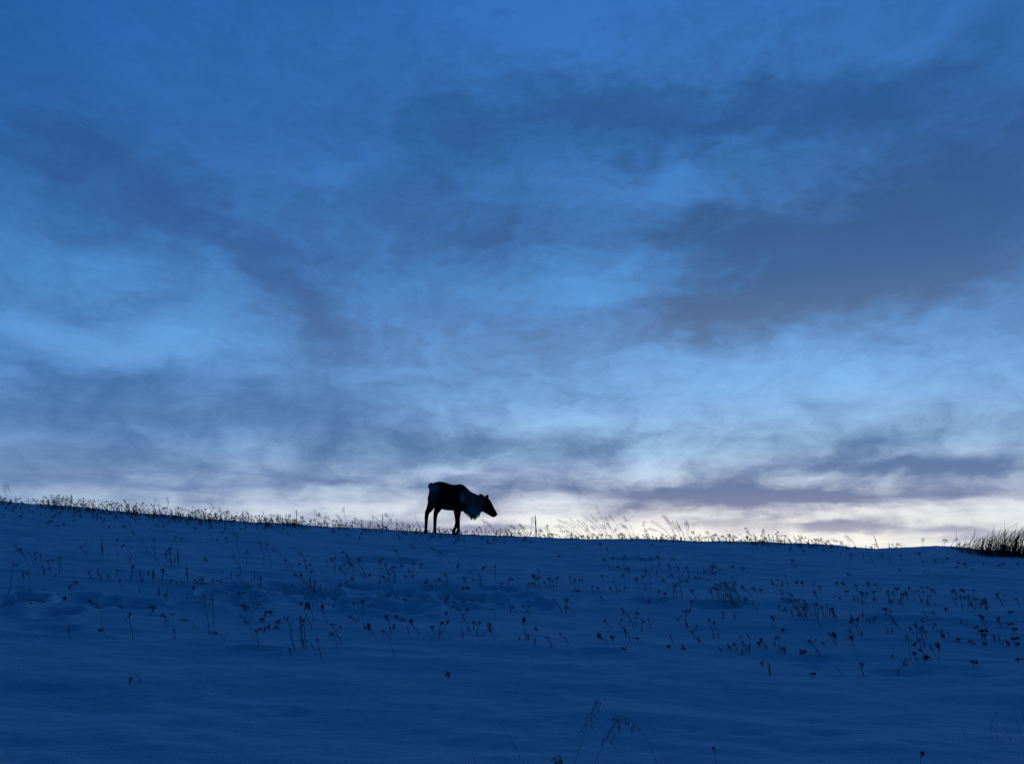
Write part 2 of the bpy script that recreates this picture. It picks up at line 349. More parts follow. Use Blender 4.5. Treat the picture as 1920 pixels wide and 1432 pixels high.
loft(body, [(392, 372, 390, 470, .03), (402, 335, 400, 560, .085), (440, 312, 440, 650, .13), (500, 291, 505, 690, .165), (570, 280, 590, 735, .19), (650, 297, 660, 752, .205), (740, 329, 740, 757, .21),
            (820, 335, 820, 760, .20), (900, 322, 890, 768, .175), (950, 340, 945, 775, .155), (1000, 382, 985, 790, .135), (1060, 440, 1030, 815, .115), (1120, 472, 1090, 838, .10), (1180, 497, 1150, 838, .09),
            (1230, 515, 1205, 808, .082), (1280, 535, 1255, 780, .075)])
loft(body, [(1230, 560, 1230, 740, .05), (1270, 535, 1265, 775, .07), (1315, 532, 1300, 795, .078), (1365, 560, 1338, 815, .075), (1400, 610, 1362, 830, .068), (1428, 665, 1382, 842, .057), (1458, 725, 1398, 853, .048),
            (1486, 772, 1415, 862, .045), (1505, 808, 1435, 868, .042), (1506, 832, 1465, 862, .025)])
def limb(ch, w):
    pts = [P(u, v, ww if ww is not None else w) for (u, v, r, ww) in ch]; body.tube(pts, [(r*1.13+2)*PXM for (_, _, r, _) in ch], 12)
LEGS = [
 ([(470, 470, 70, .04), (455, 560, 78, .07), (434, 650, 60, .09), (398, 730, 46, .10), (357, 790, 32, .10), (345, 870, 25, .10), (341, 960, 21, .10), (337, 1040, 18, .10), (333, 1085, 20, .10), (322, 1125, 27, .10)], .10),
 ([(560, 560, 80, -.03), (552, 660, 66, -.06), (530, 730, 50, -.08), (498, 800, 32, -.09), (487, 880, 25, -.09), (484, 980, 21, -.09), (482, 1060, 20, -.09), (483, 1110, 24, -.09)], -.09),
 ([(860, 660, 72, .06), (858, 740, 54, .09), (856, 820, 41, .09), (857, 900, 31, .09), (862, 960, 27, .09), (868, 1030, 20, .09), (873, 1085, 20, .09), (877, 1115, 23, .09)], .09),
 ([(850, 660, 66, -.05), (843, 740, 52, -.08), (842, 820, 36, -.08), (848, 900, 30, -.08), (845, 960, 26, -.08), (822, 1030, 20, -.08), (795, 1080, 21, -.08), (778, 1112, 25, -.08)], -.08)]
for ch, w in LEGS: limb(ch, w)
def ear(b, tip, w, side):
    B, T = P(*b, w), P(*tip, w*1.6); d = (T-B); m = B+d*.5
    body.tube([B-d*.15, B+d*.2, m, B+d*.8, T], [.026, .038, .042, .026, .006], 8)
ear((1312, 560), (1360, 500), .045, 1); ear((1280, 548), (1210, 488), -.045, -1)
me = bpy.data.meshes.new('raw'); me.from_pydata([tuple(v) for v in body.v], [], body.f)
raw = bpy.data.objects.new('raw', me); C.objects.link(raw)
md = raw.modifiers.new('r', 'REMESH'); md.mode = 'VOXEL'; md.voxel_size = .0085
ms = raw.modifiers.new('s', 'SMOOTH'); ms.iterations = 3; ms.factor = .5
dg = bpy.context.evaluated_depsgraph_get(); dg.update()
bm_ = bpy.data.meshes.new_from_object(raw.evaluated_get(dg)); bpy.data.objects.remove(raw)
rein = empty('reindeer', (XC, YR, float(ground(np.array([XC]), np.array([YR]))[0])))
rein['label'] = 'dark reindeer with pale shaggy neck, walking right on the snow ridge'; rein['category'] = 'reindeer'
bpy.context.view_layer.update(); INV = rein.matrix_world.inverted(); INV = Matrix.Translation(-rein.location)
def fur_mat():
    m = mat('reindeer_fur', (.02, .015, .012), .95, None, (160, .5, .01), .05)
    t = m.node_tree; b = t.nodes['Principled BSDF']
    a = t.nodes.new('ShaderNodeVertexColor'); a.layer_name = 'fur'
    tc = t.nodes.new('ShaderNodeTexCoord'); n = t.nodes.new('ShaderNodeTexNoise'); n.inputs['Scale'].default_value = 45; n.inputs['Detail'].default_value = 5
    mp = t.nodes.new('ShaderNodeMapping'); mp.inputs['Scale'].default_value = (1, 1, .3)
    t.links.new(tc.outputs['Object'], mp.inputs[0]); t.links.new(mp.outputs[0], n.inputs['Vector'])
    r = t.nodes.new('ShaderNodeMapRange'); r.inputs[1].default_value = .3; r.inputs[2].default_value = .7; r.inputs[3].default_value = .55; r.inputs[4].default_value = 1.3; t.links.new(n.outputs['Fac'], r.inputs[0])
    x = t.nodes.new('ShaderNodeMix'); x.data_type = 'RGBA'; x.blend_type = 'MULTIPLY'; x.inputs[0].default_value = 1
    t.links.new(a.outputs['Color'], x.inputs[6]); t.links.new(r.outputs[0], x.inputs[7]); t.links.new(x.outputs[2], b.inputs['Base Color'])
    return m
M_FUR = fur_mat()
DARK = np.array([.012, .009, .008]); PALE = np.array([.30, .28, .25])
def fur_colour(V):
    """natural coat: dark body, pale rump, tail, neck and mane; V world points"""
    y = V[:, 1]; px = V[:, 0]/y; pz = (V[:, 2]-EYE)/y
    c, s = math.cos(PITCH), math.sin(PITCH)
    dep = c+pz*s; U = (PW/2+FPX*px/dep-ZX)*ZS; W = (PH/2-FPX*(-s+pz*c)/dep-ZY)*ZS
    def e(cu, cv, ru, rv): return np.exp(-(((U-cu)/ru)**2+((W-cv)/rv)**2)**1.5)
    f = .80*e(480, 370, 75, 85)+.9*e(400, 350, 60, 75)+.28*e(450, 520, 70, 130)
    f += .75*e(935, 550, 45, 95)+.42*e(1130, 640, 170, 190)+.95*e(1110, 800, 140, 120)+.22*e(1040, 430, 70, 70)+.35*e(780, 460, 20, 28)+.16*e(870, 380, 40, 16)+.18*e(670, 685, 40, 26)
    f *= 1-.95*e(1400, 700, 140, 190)
    f *= 1-.7*e(960, 690, 55, 60)
    n = fbm(U*.02, W*.012, 4); f = np.clip(f*(1+.6*n), 0, 1)[:, None]
    return DARK*(1-f)+PALE*f
V = np.empty(len(bm_.vertices)*3); bm_.vertices.foreach_get('co', V); V = V.reshape(-1, 3)
colr = np.ones((len(V), 4)); colr[:, :3] = fur_colour(V)
at = bm_.color_attributes.new('fur', 'FLOAT_COLOR', 'POINT'); at.data.foreach_set('color', colr.ravel())
bm_.name = 'body'; bm_.transform(INV); bm_.materials.clear(); bm_.materials.append(M_FUR)
for p in bm_.polygons: p.use_smooth = True
bo = bpy.data.objects.new('body', bm_); C.objects.link(bo); bo.parent = rein
def fur_obj(name, mb, parent=rein):
    o = mesh_obj(name, mb.v, mb.f, M_FUR, parent, False)
    W = np.array([tuple(v) for v in mb.v]); cc = np.ones((len(W), 4)); cc[:, :3] = fur_colour(W)
    at = o.data.color_attributes.new('fur', 'FLOAT_COLOR', 'POINT'); at.data.foreach_set('color', cc.ravel())
    o.data.transform(INV); return o
# long winter mane hanging from throat and chest
mane = MB()
edge = [(950, 770, 22), (985, 785, 48), (1030, 820, 66), (1065, 845, 76), (1095, 852, 74), (1130, 852, 66), (1165, 848, 62), (1200, 826, 62), (1230, 800, 40), (1262, 778, 16)]
eu = [e[0] for e in edge]; ev = [e[1] for e in edge]; el_ = [e[2] for e in edge]
CLUMP = [(random.uniform(955, 1258), random.uniform(.45, 1.25), random.gauss(0, 9)) for _ in range(46)]
for i in range(1700):
    cu, cl, cd = random.choice(CLUMP); u = min(1262, max(948, cu+random.gauss(0, 9))); rise = random.random()**1.3*250; v = np.interp(u, eu, ev)-6-rise
    L = np.interp(u, eu, el_)*cl*random.uniform(.8, 1.1)*(1 if rise < 60 else .7)+6
    hw = .11*math.sqrt(max(0, 1-((rise-150)/190)**2))*random.choice((-1, 1, 1))
    if rise < 40: hw *= random.uniform(0, 1)
    a = P(u, v, hw); m_ = P(u+cd*.3+(cu-u)*.35, v+L*.5, hw*1.06); e_ = P(cu+cd+(u-cu)*.25, v+L, hw*.98)
    mane.tube([a, m_, e_], [.0045, .0035, .0007], 3, False)
fur_obj('mane', mane)
tail = MB()
for i in range(260):
    w = random.gauss(0, .022); u0 = random.uniform(415, 455); v0 = random.uniform(322, 350)
    f = random.random(); th_ = random.uniform(-2.2, 1.5); rr_ = math.sqrt(random.random()); tu = 408-38*rr_*math.cos(th_*.9); tv = 362+50*rr_*math.sin(th_)
    mu = (u0+tu)/2-4; mv = (v0+tv)/2-10
    tail.tube([P(u0, v0, w*.6), P(mu, mv, w), P(tu, tv, w*1.1)], [.012, .013, .003], 4, False)
fur_obj('tail', tail)
M_HOOF = mat('hoof', (.015, .012, .011), .6, (40, (.008, .007, .007)))
for (ch, w), (hu, lean) in zip(LEGS, [(316, -4), (486, 3), (768, -8), (880, 4)]):
    hf = MB(); u, v, r, ww = ch[-1]
    x, y, z = P(hu, 1150, ww); zg = float(ground(np.array([x]), np.array([y]))[0])
    top = P(u, v-6, ww)
    for sgn in (-1, 1):                              # two toes of the cloven hoof
        off = LAT*.014*sgn+Vector((.004*sgn, 0, 0)); q = Vector((x, y, zg-.012))+off*1.1
        hf.tube([top+off*.8, top.lerp(q, .5)+off*.4+Vector((lean*.0005, 0, 0)), q+Vector((0, 0, .018)), q+Vector((.002, 0, -.03))], [.018, .020, .025, .026], 9)
    o = mesh_obj('hoof', hf.v, hf.f, M_HOOF, rein); o.data.transform(INV)
M_EYE = mat('eye', (.01, .008, .006), .15, (90, (.004, .003, .003)), None, .5)
for sgn in (-1, 1):
    eb = MB(); eb.blob(P(1388, 640, .068*sgn), .013); o = mesh_obj('eye', eb.v, eb.f, M_EYE, rein); o.data.transform(INV)

# ------------------------------------------------------------------ dry plants standing out of the snow
# each entry: kind, foot x y, tip x y in tile coordinates; u umbel stalk, s knobbly seed spike, g grass stalk, b lying stem
TILES = {
 (0, 880, 4.0): """u 60 940 100 715,u 200 690 155 595,g 228 780 110 560,u 250 710 230 625,u 270 710 265 622,u 310 710 305 640,u 370 760 362 685,u 365 770 390 680,u 445 790 450 660,s 330 790 320 715,s 180 830 165 750,g 225 870 205 765,s 400 815 425 780,u 535 950 520 880,u 660 645 605 580,s 765 660 765 525,u 880 650 878 530,u 1030 690 920 570,g 975 530 925 410,g 1100 610 985 460,g 1270 515 1165 410,u 1175 690 1155 530,u 1190 690 1100 615,u 1310 540 1315 510,u 1360 540 1365 520,u 1255 690 1245 630,u 1275 690 1270 605,s 1290 725 1285 680,s 1312 700 1312 655,s 1335 715 1330 600,s 1540 695 1538 650,u 1590 520 1578 490,u 1700 550 1700 515,u 1620 550 1630 520,g 1800 640 1745 460,u 1785 720 1748 645,u 1845 720 1850 620,u 690 830 668 770,s 740 810 738 740,s 765 830 755 790,s 812 835 808 780,u 870 820 875 760,s 900 850 900 825,g 985 810 980 655,u 975 840 1000 735,s 1050 815 1050 745,s 1070 850 1068 825,s 1110 800 1110 760,s 1150 840 1152 745,u 1215 840 1225 760,s 1400 800 1398 725,s 1410 830 1403 770,s 1290 855 1288 825,s 1335 880 1320 840,s 1370 860 1365 835,u 1480 860 1470 830,s 1510 840 1512 795,u 1545 885 1515 830,s 1595 880 1590 825,s 1660 870 1655 845,u 1670 830 1668 770,s 1735 820 1732 765,u 1810 800 1800 735,u 1790 830 1785 795,u 1830 860 1825 825,s 1860 890 1858 855,u 1910 830 1908 765,u 1450 912 1450 900,s 1045 930 1048 905,s 1192 955 1192 880,u 1250 990 1255 910,g 1315 970 1280 910,u 485 998 485 985,u 672 1004 672 992,g 795 1235 700 985,u 1130 1100 1155 1040,u 1000 1275 970 1090,u 1255 1185 1235 1090,u 525 1280 518 1195,u 755 1224 755 1215,u 1310 1270 1305 1205,g 1570 1240 1530 920,u 1570 1240 1565 1170,g 1605 1200 1600 960,u 1870 1165 1800 1095,g 1910 1280 1830 990,g 1480 1200 1380 1110,u 1840 1062 1835 1050,g 1690 1290 1610 1210,u 562 864 568 855,b 1560 890 1150 838,u 355 410 357 400,u 385 403 385 395,u 478 420 475 410,u 435 432 435 425,u 820 438 820 430,u 910 370 910 360,u 560 388 560 380,u 250 330 245 318,u 150 365 155 350,s 30 345 35 330,u 720 392 720 384,u 600 355 600 340,u 440 340 445 325,u 300 350 305 335,s 975 1605 975 1560,g 1060 1600 1010 1530""",
 (480, 880, 3.8708): """g 62 710 25 510,g 105 710 85 530,g 255 740 125 565,u 240 730 210 660,g 370 740 325 590,u 375 740 352 660,u 320 703 316 690,u 395 705 393 695,u 405 910 405 740,u 400 880 325 770,u 380 850 280 765,s 265 870 262 835,s 395 850 392 780,s 415 920 430 800,s 465 880 472 830,s 507 880 508 855,s 600 860 620 815,u 715 865 655 820,u 700 807 698 795,u 520 710 516 660,g 580 760 545 640,u 570 740 575 640,u 660 770 610 720,u 650 705 645 695,u 715 750 690 690,u 680 690 672 660,u 665 642 663 630,u 632 612 632 600,u 800 790 745 655,u 770 770 705 690,s 785 785 780 755,u 830 779 828 770,u 900 830 895 660,u 960 760 940 690,s 960 770 960 745,u 985 820 920 780,u 1005 825 1000 705,u 1000 820 1010 740,u 1000 905 925 780,s 895 830 895 815,g 1060 700 1015 580,u 1055 720 1053 700,u 1120 790 1115 740,u 1145 800 1145 680,u 1195 725 1195 690,u 1090 790 1088 775,g 1340 660 1275 560,g 1405 690 1335 590,g 1490 660 1470 610,u 1580 780 1553 735,g 1580 740 1560 680,u 1640 850 1580 800,u 1640 840 1622 770,u 1470 750 1465 700,u 1660 730 1667 700,u 1640 740 1645 715,u 1740 795 1735 705,u 1830 840 1842 790,u 1780 860 1782 850,u 1285 875 1240 795,u 1250 850 1225 840,u 1305 840 1303 805,u 1370 840 1328 795,u 1390 800 1375 760,s 1388 860 1385 810,u 1520 820 1512 795,u 1560 905 1545 860,u 1500 882 1500 870,u 1535 880 1530 858,s 1375 970 1378 940,u 410 1165 355 1010,u 425 1100 385 985,s 358 1025 358 970,u 525 1125 475 1000,u 325 992 325 980,u 20 1300 5 1170,s 10 1012 10 970,u 60 1100 60 1040,u 100 1056 105 1045,u 30 1116 38 1105,s 60 1182 65 1145,u 90 1168 92 1155,u 30 1176 25 1165,g 70 970 35 770,u 290 1325 225 1085,u 180 1160 150 1135,u 185 1125 168 1105,u 375 1310 345 1110,u 345 1300 315 1080,u 355 1310 320 1150,u 250 1365 250 1305,u 475 1360 448 1235,u 630 1260 560 1125,g 590 1300 555 1180,u 740 1105 687 1065,s 745 1105 742 1072,u 710 1010 712 970,u 775 1030 772 960,s 785 1160 785 1128,u 860 1200 820 1140,u 980 1225 925 1170,u 970 1130 950 1070,u 1020 1085 1015 1065,s 1000 1165 1003 1110,u 985 1190 970 1150,g 1120 1205 1055 1070,u 1190 1200 1130 1105,g 1110 1130 1085 1080,g 1010 1355 960 1260,u 1305 1205 1275 1145,u 1380 1066 1380 1055,u 1330 1200 1345 1115,u 1305 1235 1390 1110,g 1290 1245 1220 1170,s 1500 1215 1500 1180,s 1545 1178 1543 1152,s 1580 1165 1583 1130,u 1590 1215 1625 1115,g 1495 1190 1490 1130,u 1650 1215 1690 1140,u 1735 1245 1700 1160,u 1520 1100 1460 1010,g 1740 1080 1705 1000,u 1530 1035 1530 1015,u 1850 1050 1850 1010,s 1035 482 1032 470,u 1645 530 1637 505,u 1682 535 1680 525,u 1800 538 1800 530,u 1705 545 1703 535,u 1130 560 1128 548,u 1150 580 1150 572,u 1395 1515 1392 1500""",
 (900, 900, 3.5556): """u 320 745 318 690,u 375 720 358 640,u 390 720 385 650,u 350 705 350 690,u 465 735 463 660,u 492 735 487 670,u 515 668 515 655,u 445 710 430 680,u 395 640 395 605,u 635 740 635 660,u 655 740 665 665,s 648 745 648 730,g 865 590 830 520,g 885 580 888 510,g 965 600 968 500,u 925 600 925 585,u 1000 630 988 590,u 985 605 985 590,g 1145 650 1050 500,g 1145 610 1140 510,g 1210 600 1185 500,u 1185 650 1190 510,u 1110 640 1100 605,s 1270 600 1255 550,u 1340 640 1370 590,u 1395 660 1380 580,g 1330 640 1290 510,s 1330 600 1310 570,u 1285 650 1280 635,u 815 660 812 635,u 970 650 950 635,u 1085 660 1085 645,u 820 805 785 720,u 760 760 745 705,u 910 730 888 675,s 910 750 912 735,s 935 750 932 735,u 960 755 962 715,u 880 740 868 720,g 1055 770 1045 640,u 1105 740 1105 700,u 1140 720 1140 685,u 1185 770 1190 745,u 1230 772 1232 760,u 1295 790 1297 690,u 1320 790 1300 700,u 1340 795 1335 670,g 1395 740 1380 660,u 1450 800 1410 740,g 1260 730 1225 660,u 1405 832 1410 815,s 1130 822 1128 808,u 1555 680 1435 650,u 1600 820 1575 720,u 1640 830 1635 690,g 1700 850 1640 690,u 1690 760 1680 645,u 1720 800 1700 690,u 1830 790 1750 710,u 1850 870 1820 810,u 1760 830 1775 790,g 1640 640 1565 570,g 1720 660 1685 565,g 1755 660 1755 580,u 1870 755 1872 735,u 1835 740 1820 720,u 1560 800 1540 740,u 1600 780 1570 690,b 1700 850 1590 825,u 345 900 288 840,u 575 895 578 800,u 560 890 495 795,g 640 905 580 840,u 310 1065 290 935,s 322 1062 320 1042,s 260 1066 260 1055,s 368 1090 368 1074,u 485 1125 452 1045,u 600 1095 535 1025,u 375 1012 372 1000,u 1030 970 950 858,u 880 1000 838 935,u 1000 1075 945 930,s 970 1012 960 982,s 980 1050 965 1000,u 1040 975 1040 920,u 1053 915 1050 890,u 1080 1010 1083 940,u 1145 970 1120 930,u 855 1090 800 1040,u 1060 1082 1048 1070,u 890 1070 885 1050,u 1375 980 1370 870,s 1385 985 1380 955,u 1330 950 1315 925,u 1295 1090 1270 1045,u 1465 1085 1410 1015,s 1460 1085 1455 1050,s 1365 1132 1355 1112,u 1260 1132 1260 1120,u 965 1152 963 1140,u 1560 1060 1530 935,u 1600 1060 1560 950,u 1622 930 1622 885,s 1700 930 1698 880,s 1680 1130 1645 1095,u 1720 1140 1695 1095,s 1800 1060 1780 1032,s 1800 1155 1797 1080,s 1750 1172 1748 1148,s 1775 1148 1772 1122,u 1755 1130 1740 1040,s 1612 1148 1600 1128,u 1915 1120 1870 1065,u 1866 1112 1865 1100,s 1885 1242 1883 1205,u 525 518 525 508,u 850 466 848 456,u 655 455 655 440,u 800 440 800 425,u 70 425 70 412,u 1145 442 1145 432,g 805 470 800 420,g 280 765 255 700""",
 (1400, 900, 3.6712): """u 325 600 310 550,u 345 605 325 550,s 182 725 165 670,u 250 765 180 710,u 300 730 258 655,s 250 738 245 688,s 212 698 212 682,u 395 745 385 710,u 510 770 503 730,u 500 835 450 710,u 345 722 343 705,u 245 850 245 780,g 390 920 300 770,u 470 800 465 770,s 220 892 225 858,s 265 902 262 876,s 320 917 300 888,u 410 920 395 830,g 480 930 410 840,s 420 908 412 886,u 490 960 490 855,u 530 930 520 880,s 545 957 545 936,s 570 932 572 902,u 600 940 590 890,s 605 957 600 908,u 560 900 550 860,u 620 960 615 930,u 690 850 640 810,u 622 722 620 710,u 700 740 665 710,u 690 790 685 765,s 755 832 730 798,u 760 770 755 725,s 770 838 765 816,u 850 745 835 718,s 795 855 795 840,u 820 830 825 780,s 880 842 870 800,u 905 840 870 770,u 920 770 885 715,s 925 762 922 738,u 800 830 790 780,u 985 840 975 780,s 985 848 985 832,u 1015 810 1005 770,u 1030 770 1035 750,s 1065 832 1060 798,u 1085 830 1075 790,s 1095 784 1095 762,u 1110 830 1100 780,u 1150 790 1120 740,s 1155 834 1155 816,u 1170 790 1160 760,u 1205 850 1185 760,s 1210 848 1205 826,u 1220 780 1205 740,s 1245 858 1240 822,u 1265 870 1245 795,u 1300 780 1245 735,s 1300 863 1295 846,u 1310 775 1285 760,u 1085 890 1060 840,u 1450 870 1430 820,u 1480 830 1435 765,s 1490 774 1487 752,s 1480 812 1470 788,s 1500 822 1495 798,s 1530 812 1530 786,u 1565 840 1562 755,g 1600 870 1590 800,g 1620 870 1600 790,s 1530 874 1525 856,s 1575 893 1570 868,u 1680 880 1640 820,u 1555 880 1545 850,s 1490 882 1480 858,u 1775 865 1725 800,u 1885 880 1860 815,u 1375 905 1372 885,u 1820 930 1815 915,s 720 972 718 918,s 735 978 730 956,s 805 970 795 898,s 775 968 772 952,u 845 985 843 965,u 885 985 875 955,u 780 1060 720 960,s 795 1078 793 1042,s 712 1062 712 1032,u 735 1140 720 1085,s 702 1096 730 1078,u 1060 1035 955 890,s 1015 983 1010 956,g 1000 930 995 820,u 1250 950 1210 905,u 1335 960 1285 910,u 1245 1100 1215 970,u 1180 1100 1170 1000,u 1220 1105 1200 1055,u 1205 1042 1205 1030,u 1355 1090 1300 990,s 1345 1054 1343 1031,u 1400 1085 1390 1050,u 1360 1090 1358 1080,u 1130 1045 1130 1030,s 970 1063 967 1036,s 1003 1063 1002 1032,g 1135 1245 1105 1060,u 1240 1240 1175 1100,u 1165 1152 1160 1140,s 1225 1153 1222 1126,u 1240 1245 1200 1170,u 1225 1270 1222 1220,s 1245 1240 1235 1186,u 1300 1215 1275 1150,u 1325 1240 1325 1145,u 1310 1160 1300 1130,u 1180 1250 1150 1195,s 995 1232 1003 1202,u 1035 1345 1085 1260,u 805 1340 785 1280,u 460 1360 458 1350,g 660 1355 600 1280,g 500 1320 500 1290,u 180 1020 180 945,u 257 1048 255 1040,u 520 1225 435 1110,u 155 1170 100 1100,s 90 1147 90 1132,s 195 1152 192 1112,s 240 1192 225 1148,g 240 1180 215 1070,u 262 1179 260 1168,s 540 1142 515 1102,u 600 1120 578 1060,u 620 1130 600 1070,s 380 1204 378 1182,u 395 1206 390 1190,u 740 1145 725 1080,s 160 1352 155 1258,s 108 1287 106 1248,g 150 1280 115 1210,u 1565 1272 1565 1263,u 1870 1254 1870 1247,u 1660 1050 1615 945,u 1760 1030 1730 960,u 1605 1026 1585 1018,u 1617 1062 1615 1055,u 1642 1055 1645 1045,u 1640 1092 1640 1075,s 1480 994 1472 972,s 1705 1112 1703 1072,s 1745 1112 1738 1082,g 1760 1140 1790 1080,u 1822 1014 1818 1000,u 1845 1050 1845 1030,u 1840 1112 1838 1095,u 1872 1112 1868 1092,u 1810 1140 1800 1125,u 1860 1156 1860 1145,u 1642 1144 1640 1135,u 1560 1140 1545 1130,u 1465 1124 1463 1115,g 1505 1005 1510 960,g 1520 1005 1530 960,g 590 560 588 515,u 730 550 720 515,u 800 540 798 510,u 870 560 850 520,u 930 540 930 515,u 995 575 985 540,u 1070 560 1060 515,u 1220 570 1190 505,u 1302 565 1300 555,u 1377 550 1375 542,g 1360 620 1350 560,u 1500 590 1495 575,u 1525 610 1505 580,s 1562 632 1555 612,u 1630 600 1628 570,u 1740 602 1738 595,u 1770 587 1768 575,u 1866 585 1865 577,g 1265 640 1255 600,s 1232 632 1225 616,u 1050 625 1048 615,u 1447 610 1445 602,u 1462 580 1460 572,u 702 660 700 652,u 640 530 650 500,u 350 520 300 470,u 400 505 395 485,u 145 490 150 450""",
}
RIDGE = {  # stalks against the sky
 (1000, 930, 6.4): """g 25 440 15 230,s 40 440 30 250,g 210 500 165 345,g 560 500 245 345,g 600 505 290 330,g 590 500 285 270,g 640 490 370 290,g 650 490 440 255,g 680 490 525 270,g 860 490 590 225,g 870 490 690 215,g 880 480 760 90,g 960 480 850 225,g 985 490 875 300,g 1060 480 905 205,g 1150 490 1050 320,g 1215 490 1090 235,g 1000 490 990 380,g 760 500 720 440,g 1170 495 1100 340,g 1345 500 1335 290,g 1390 500 1350 390,g 1640 520 1385 375,g 1670 520 1405 285,g 1710 520 1550 220,g 1720 520 1570 215,g 1760 520 1670 290,g 1810 530 1720 290,g 1815 530 1745 340,g 1860 530 1835 280,g 1910 540 1850 300,u 1715 520 1712 470,u 660 515 655 475,u 1035 505 1033 465,u 240 495 240 455,u 880 500 880 465,u 1550 510 1555 465,g 100 490 85 390,g 830 500 700 350,g 900 495 830 330,g 700 500 600 300,g 720 505 640 380,g 500 500 390 400,g 450 500 330 400,g 1100 505 1060 430,g 1265 500 1260 440,u 1330 510 1330 490,u 1520 520 1525 495,u 1880 540 1882 515""",
 (560, 930, 8.0): """g 40 430 65 290,g 295 440 235 190,g 380 440 300 250,g 345 440 310 245,g 430 440 410 285,g 510 440 440 300,g 660 450 580 270,g 735 460 680 160,g 940 480 835 310,g 1290 490 1085 270,s 1265 500 1258 270,g 1390 510 1305 250,g 1410 510 1385 320,s 1475 510 1462 335,s 1820 530 1745 295,u 945 470 945 365,u 1080 480 1080 385,u 1180 490 1178 415,u 385 440 385 375,u 515 450 515 370,u 240 440 240 350,u 100 440 95 385,s 1715 530 1710 465,u 585 450 583 380,u 625 450 625 378,u 1110 490 1105 330,u 180 440 170 380,u 45 440 45 405,u 300 440 300 400,u 440 445 440 405,u 710 460 710 435,u 800 470 800 380,g 860 470 830 355,u 1325 510 1325 430,u 1280 500 1275 450,g 1540 520 1480 400,g 1630 525 1550 380,u 1630 525 1630 470,g 1700 530 1640 410,u 1545 520 1545 485,u 1490 515 1485 475""",
 (0, 890, 8.0): """g 108 415 75 130,g 172 430 110 140,u 230 430 232 340,u 345 440 300 355,u 315 435 315 412,u 560 450 430 385,g 565 450 500 345,u 1245 500 1245 385,g 1270 500 1260 330,g 1330 510 1325 370,g 1410 520 1360 370,g 1440 520 1415 370,u 1480 530 1475 390,u 1530 540 1530 440,g 1550 540 1530 390,u 1620 545 1590 400,u 1670 550 1665 440,g 1700 550 1675 430,g 1760 550 1735 410,u 1775 560 1775 490,g 1930 570 1870 370,u 1830 560 1825 470,u 20 420 15 330,u 50 420 70 350,s 20 425 10 300,u 1430 525 1430 490,u 1390 520 1385 490""",
 (1400, 900, 3.6712): """g 70 440 0 345,g 150 440 115 340,s 190 440 175 370,u 220 445 212 355,u 265 448 265 380,u 240 446 240 420,g 380 462 370 380,s 430 464 425 400,g 515 466 480 400,u 530 468 510 410,g 575 470 560 410,g 755 475 685 375,u 705 475 705 440,g 660 474 655 415,s 920 478 875 380,u 885 477 882 440,u 820 478 820 450,s 985 474 980 425,s 1025 472 1040 430,g 1218 460 1215 395,g 1345 460 1365 400,g 1360 460 1378 405,g 1405 468 1450 395,g 640 476 480 405,u 300 452 300 420,u 335 455 335 430,g 110 442 90 400,g 30 438 5 380,u 550 470 545 440,u 745 478 745 460,u 860 478 860 462,g 700 478 580 402,g 1100 470 1085 440,g 1470 480 1500 440,g 1490 485 1520 430,g 1450 480 1465 430""",
 (0, 880, 4.0): """g 980 290 935 225,g 1270 300 1255 200,g 1630 330 1575 240,u 1080 290 1075 250,u 1160 300 1155 270,u 1205 310 1200 260,u 1340 330 1335 290,u 1450 340 1450 285,u 1540 350 1540 300,g 1670 350 1650 290,u 1705 360 1700 315,g 1740 350 1715 310,u 1830 370 1820 320,g 1870 370 1850 310,u 1160 330 1165 235,u 890 290 885 250,u 840 290 835 260,u 1010 300 1015 270""",
 (480, 880, 3.8708): """s 65 390 50 300,u 120 395 115 345,s 195 395 190 340,g 255 400 245 320,s 300 400 292 290,g 335 400 335 335,u 395 405 400 365,u 15 390 10 345,u 160 395 155 355,u 230 398 225 360,u 350 402 350 375""",
 (900, 900, 3.5556): """s 372 375 368 235,g 355 375 348 240,g 105 370 40 265,g 90 370 15 255,g 200 378 130 320,g 290 380 205 295,g 310 380 265 285,g 340 382 280 300,g 440 385 405 330,u 450 385 448 305,g 1000 1 1 1,g 1525 415 1515 335,g 1555 415 1550 360,g 1600 418 1570 355,g 1650 420 1620 365,g 1700 420 1660 360,u 1590 418 1588 385,u 1480 415 1478 385,g 1820 425 1770 310,u 1910 430 1890 330,g 1440 412 1420 335,u 1890 430 1888 405,g 1740 422 1700 370""",
}
FORE = [  # drooping grass in the foreground: polyline in photo pixels, plus panicle flag
 ([(1068, 1450), (1083, 1412), (1100, 1365), (1116, 1325), (1122, 1308)], 1), ([(1108, 1445), (1122, 1412), (1145, 1370), (1160, 1348)], 1),
 ([(1236, 1445), (1228, 1415), (1213, 1385), (1200, 1365), (1185, 1350), (1168, 1341), (1152, 1339)], 1), ([(981, 1425), (965, 1395), (950, 1372), (940, 1356)], 0),
 ([(893, 1445), (889, 1425), (886, 1411)], 0), ([(1341, 1440), (1341, 1420), (1341, 1404)], 2), ([(1815, 1388), (1808, 1374), (1803, 1362)], 0), ([(1857, 1387), (1857, 1365), (1861, 1345), (1872, 1334)], 0),
 ([(1875, 1387), (1866, 1370), (1860, 1358)], 0), ([(1900, 1392), (1890, 1375), (1883, 1362)], 0), ([(1918, 1385), (1908, 1355), (1901, 1330)], 0), ([(1926, 1370), (1920, 1345), (1915, 1326)], 0),
 ([(1060, 1448), (1055, 1430), (1048, 1415)], 1), ([(1724, 1440), (1726, 1425), (1728, 1413)], 2), ([(262, 1284), (262, 1272), (256, 1266), (246, 1272)], 2), ([(838, 1272), (842, 1268)], 2), ([(755, 1445), (757, 1425)], 0)]

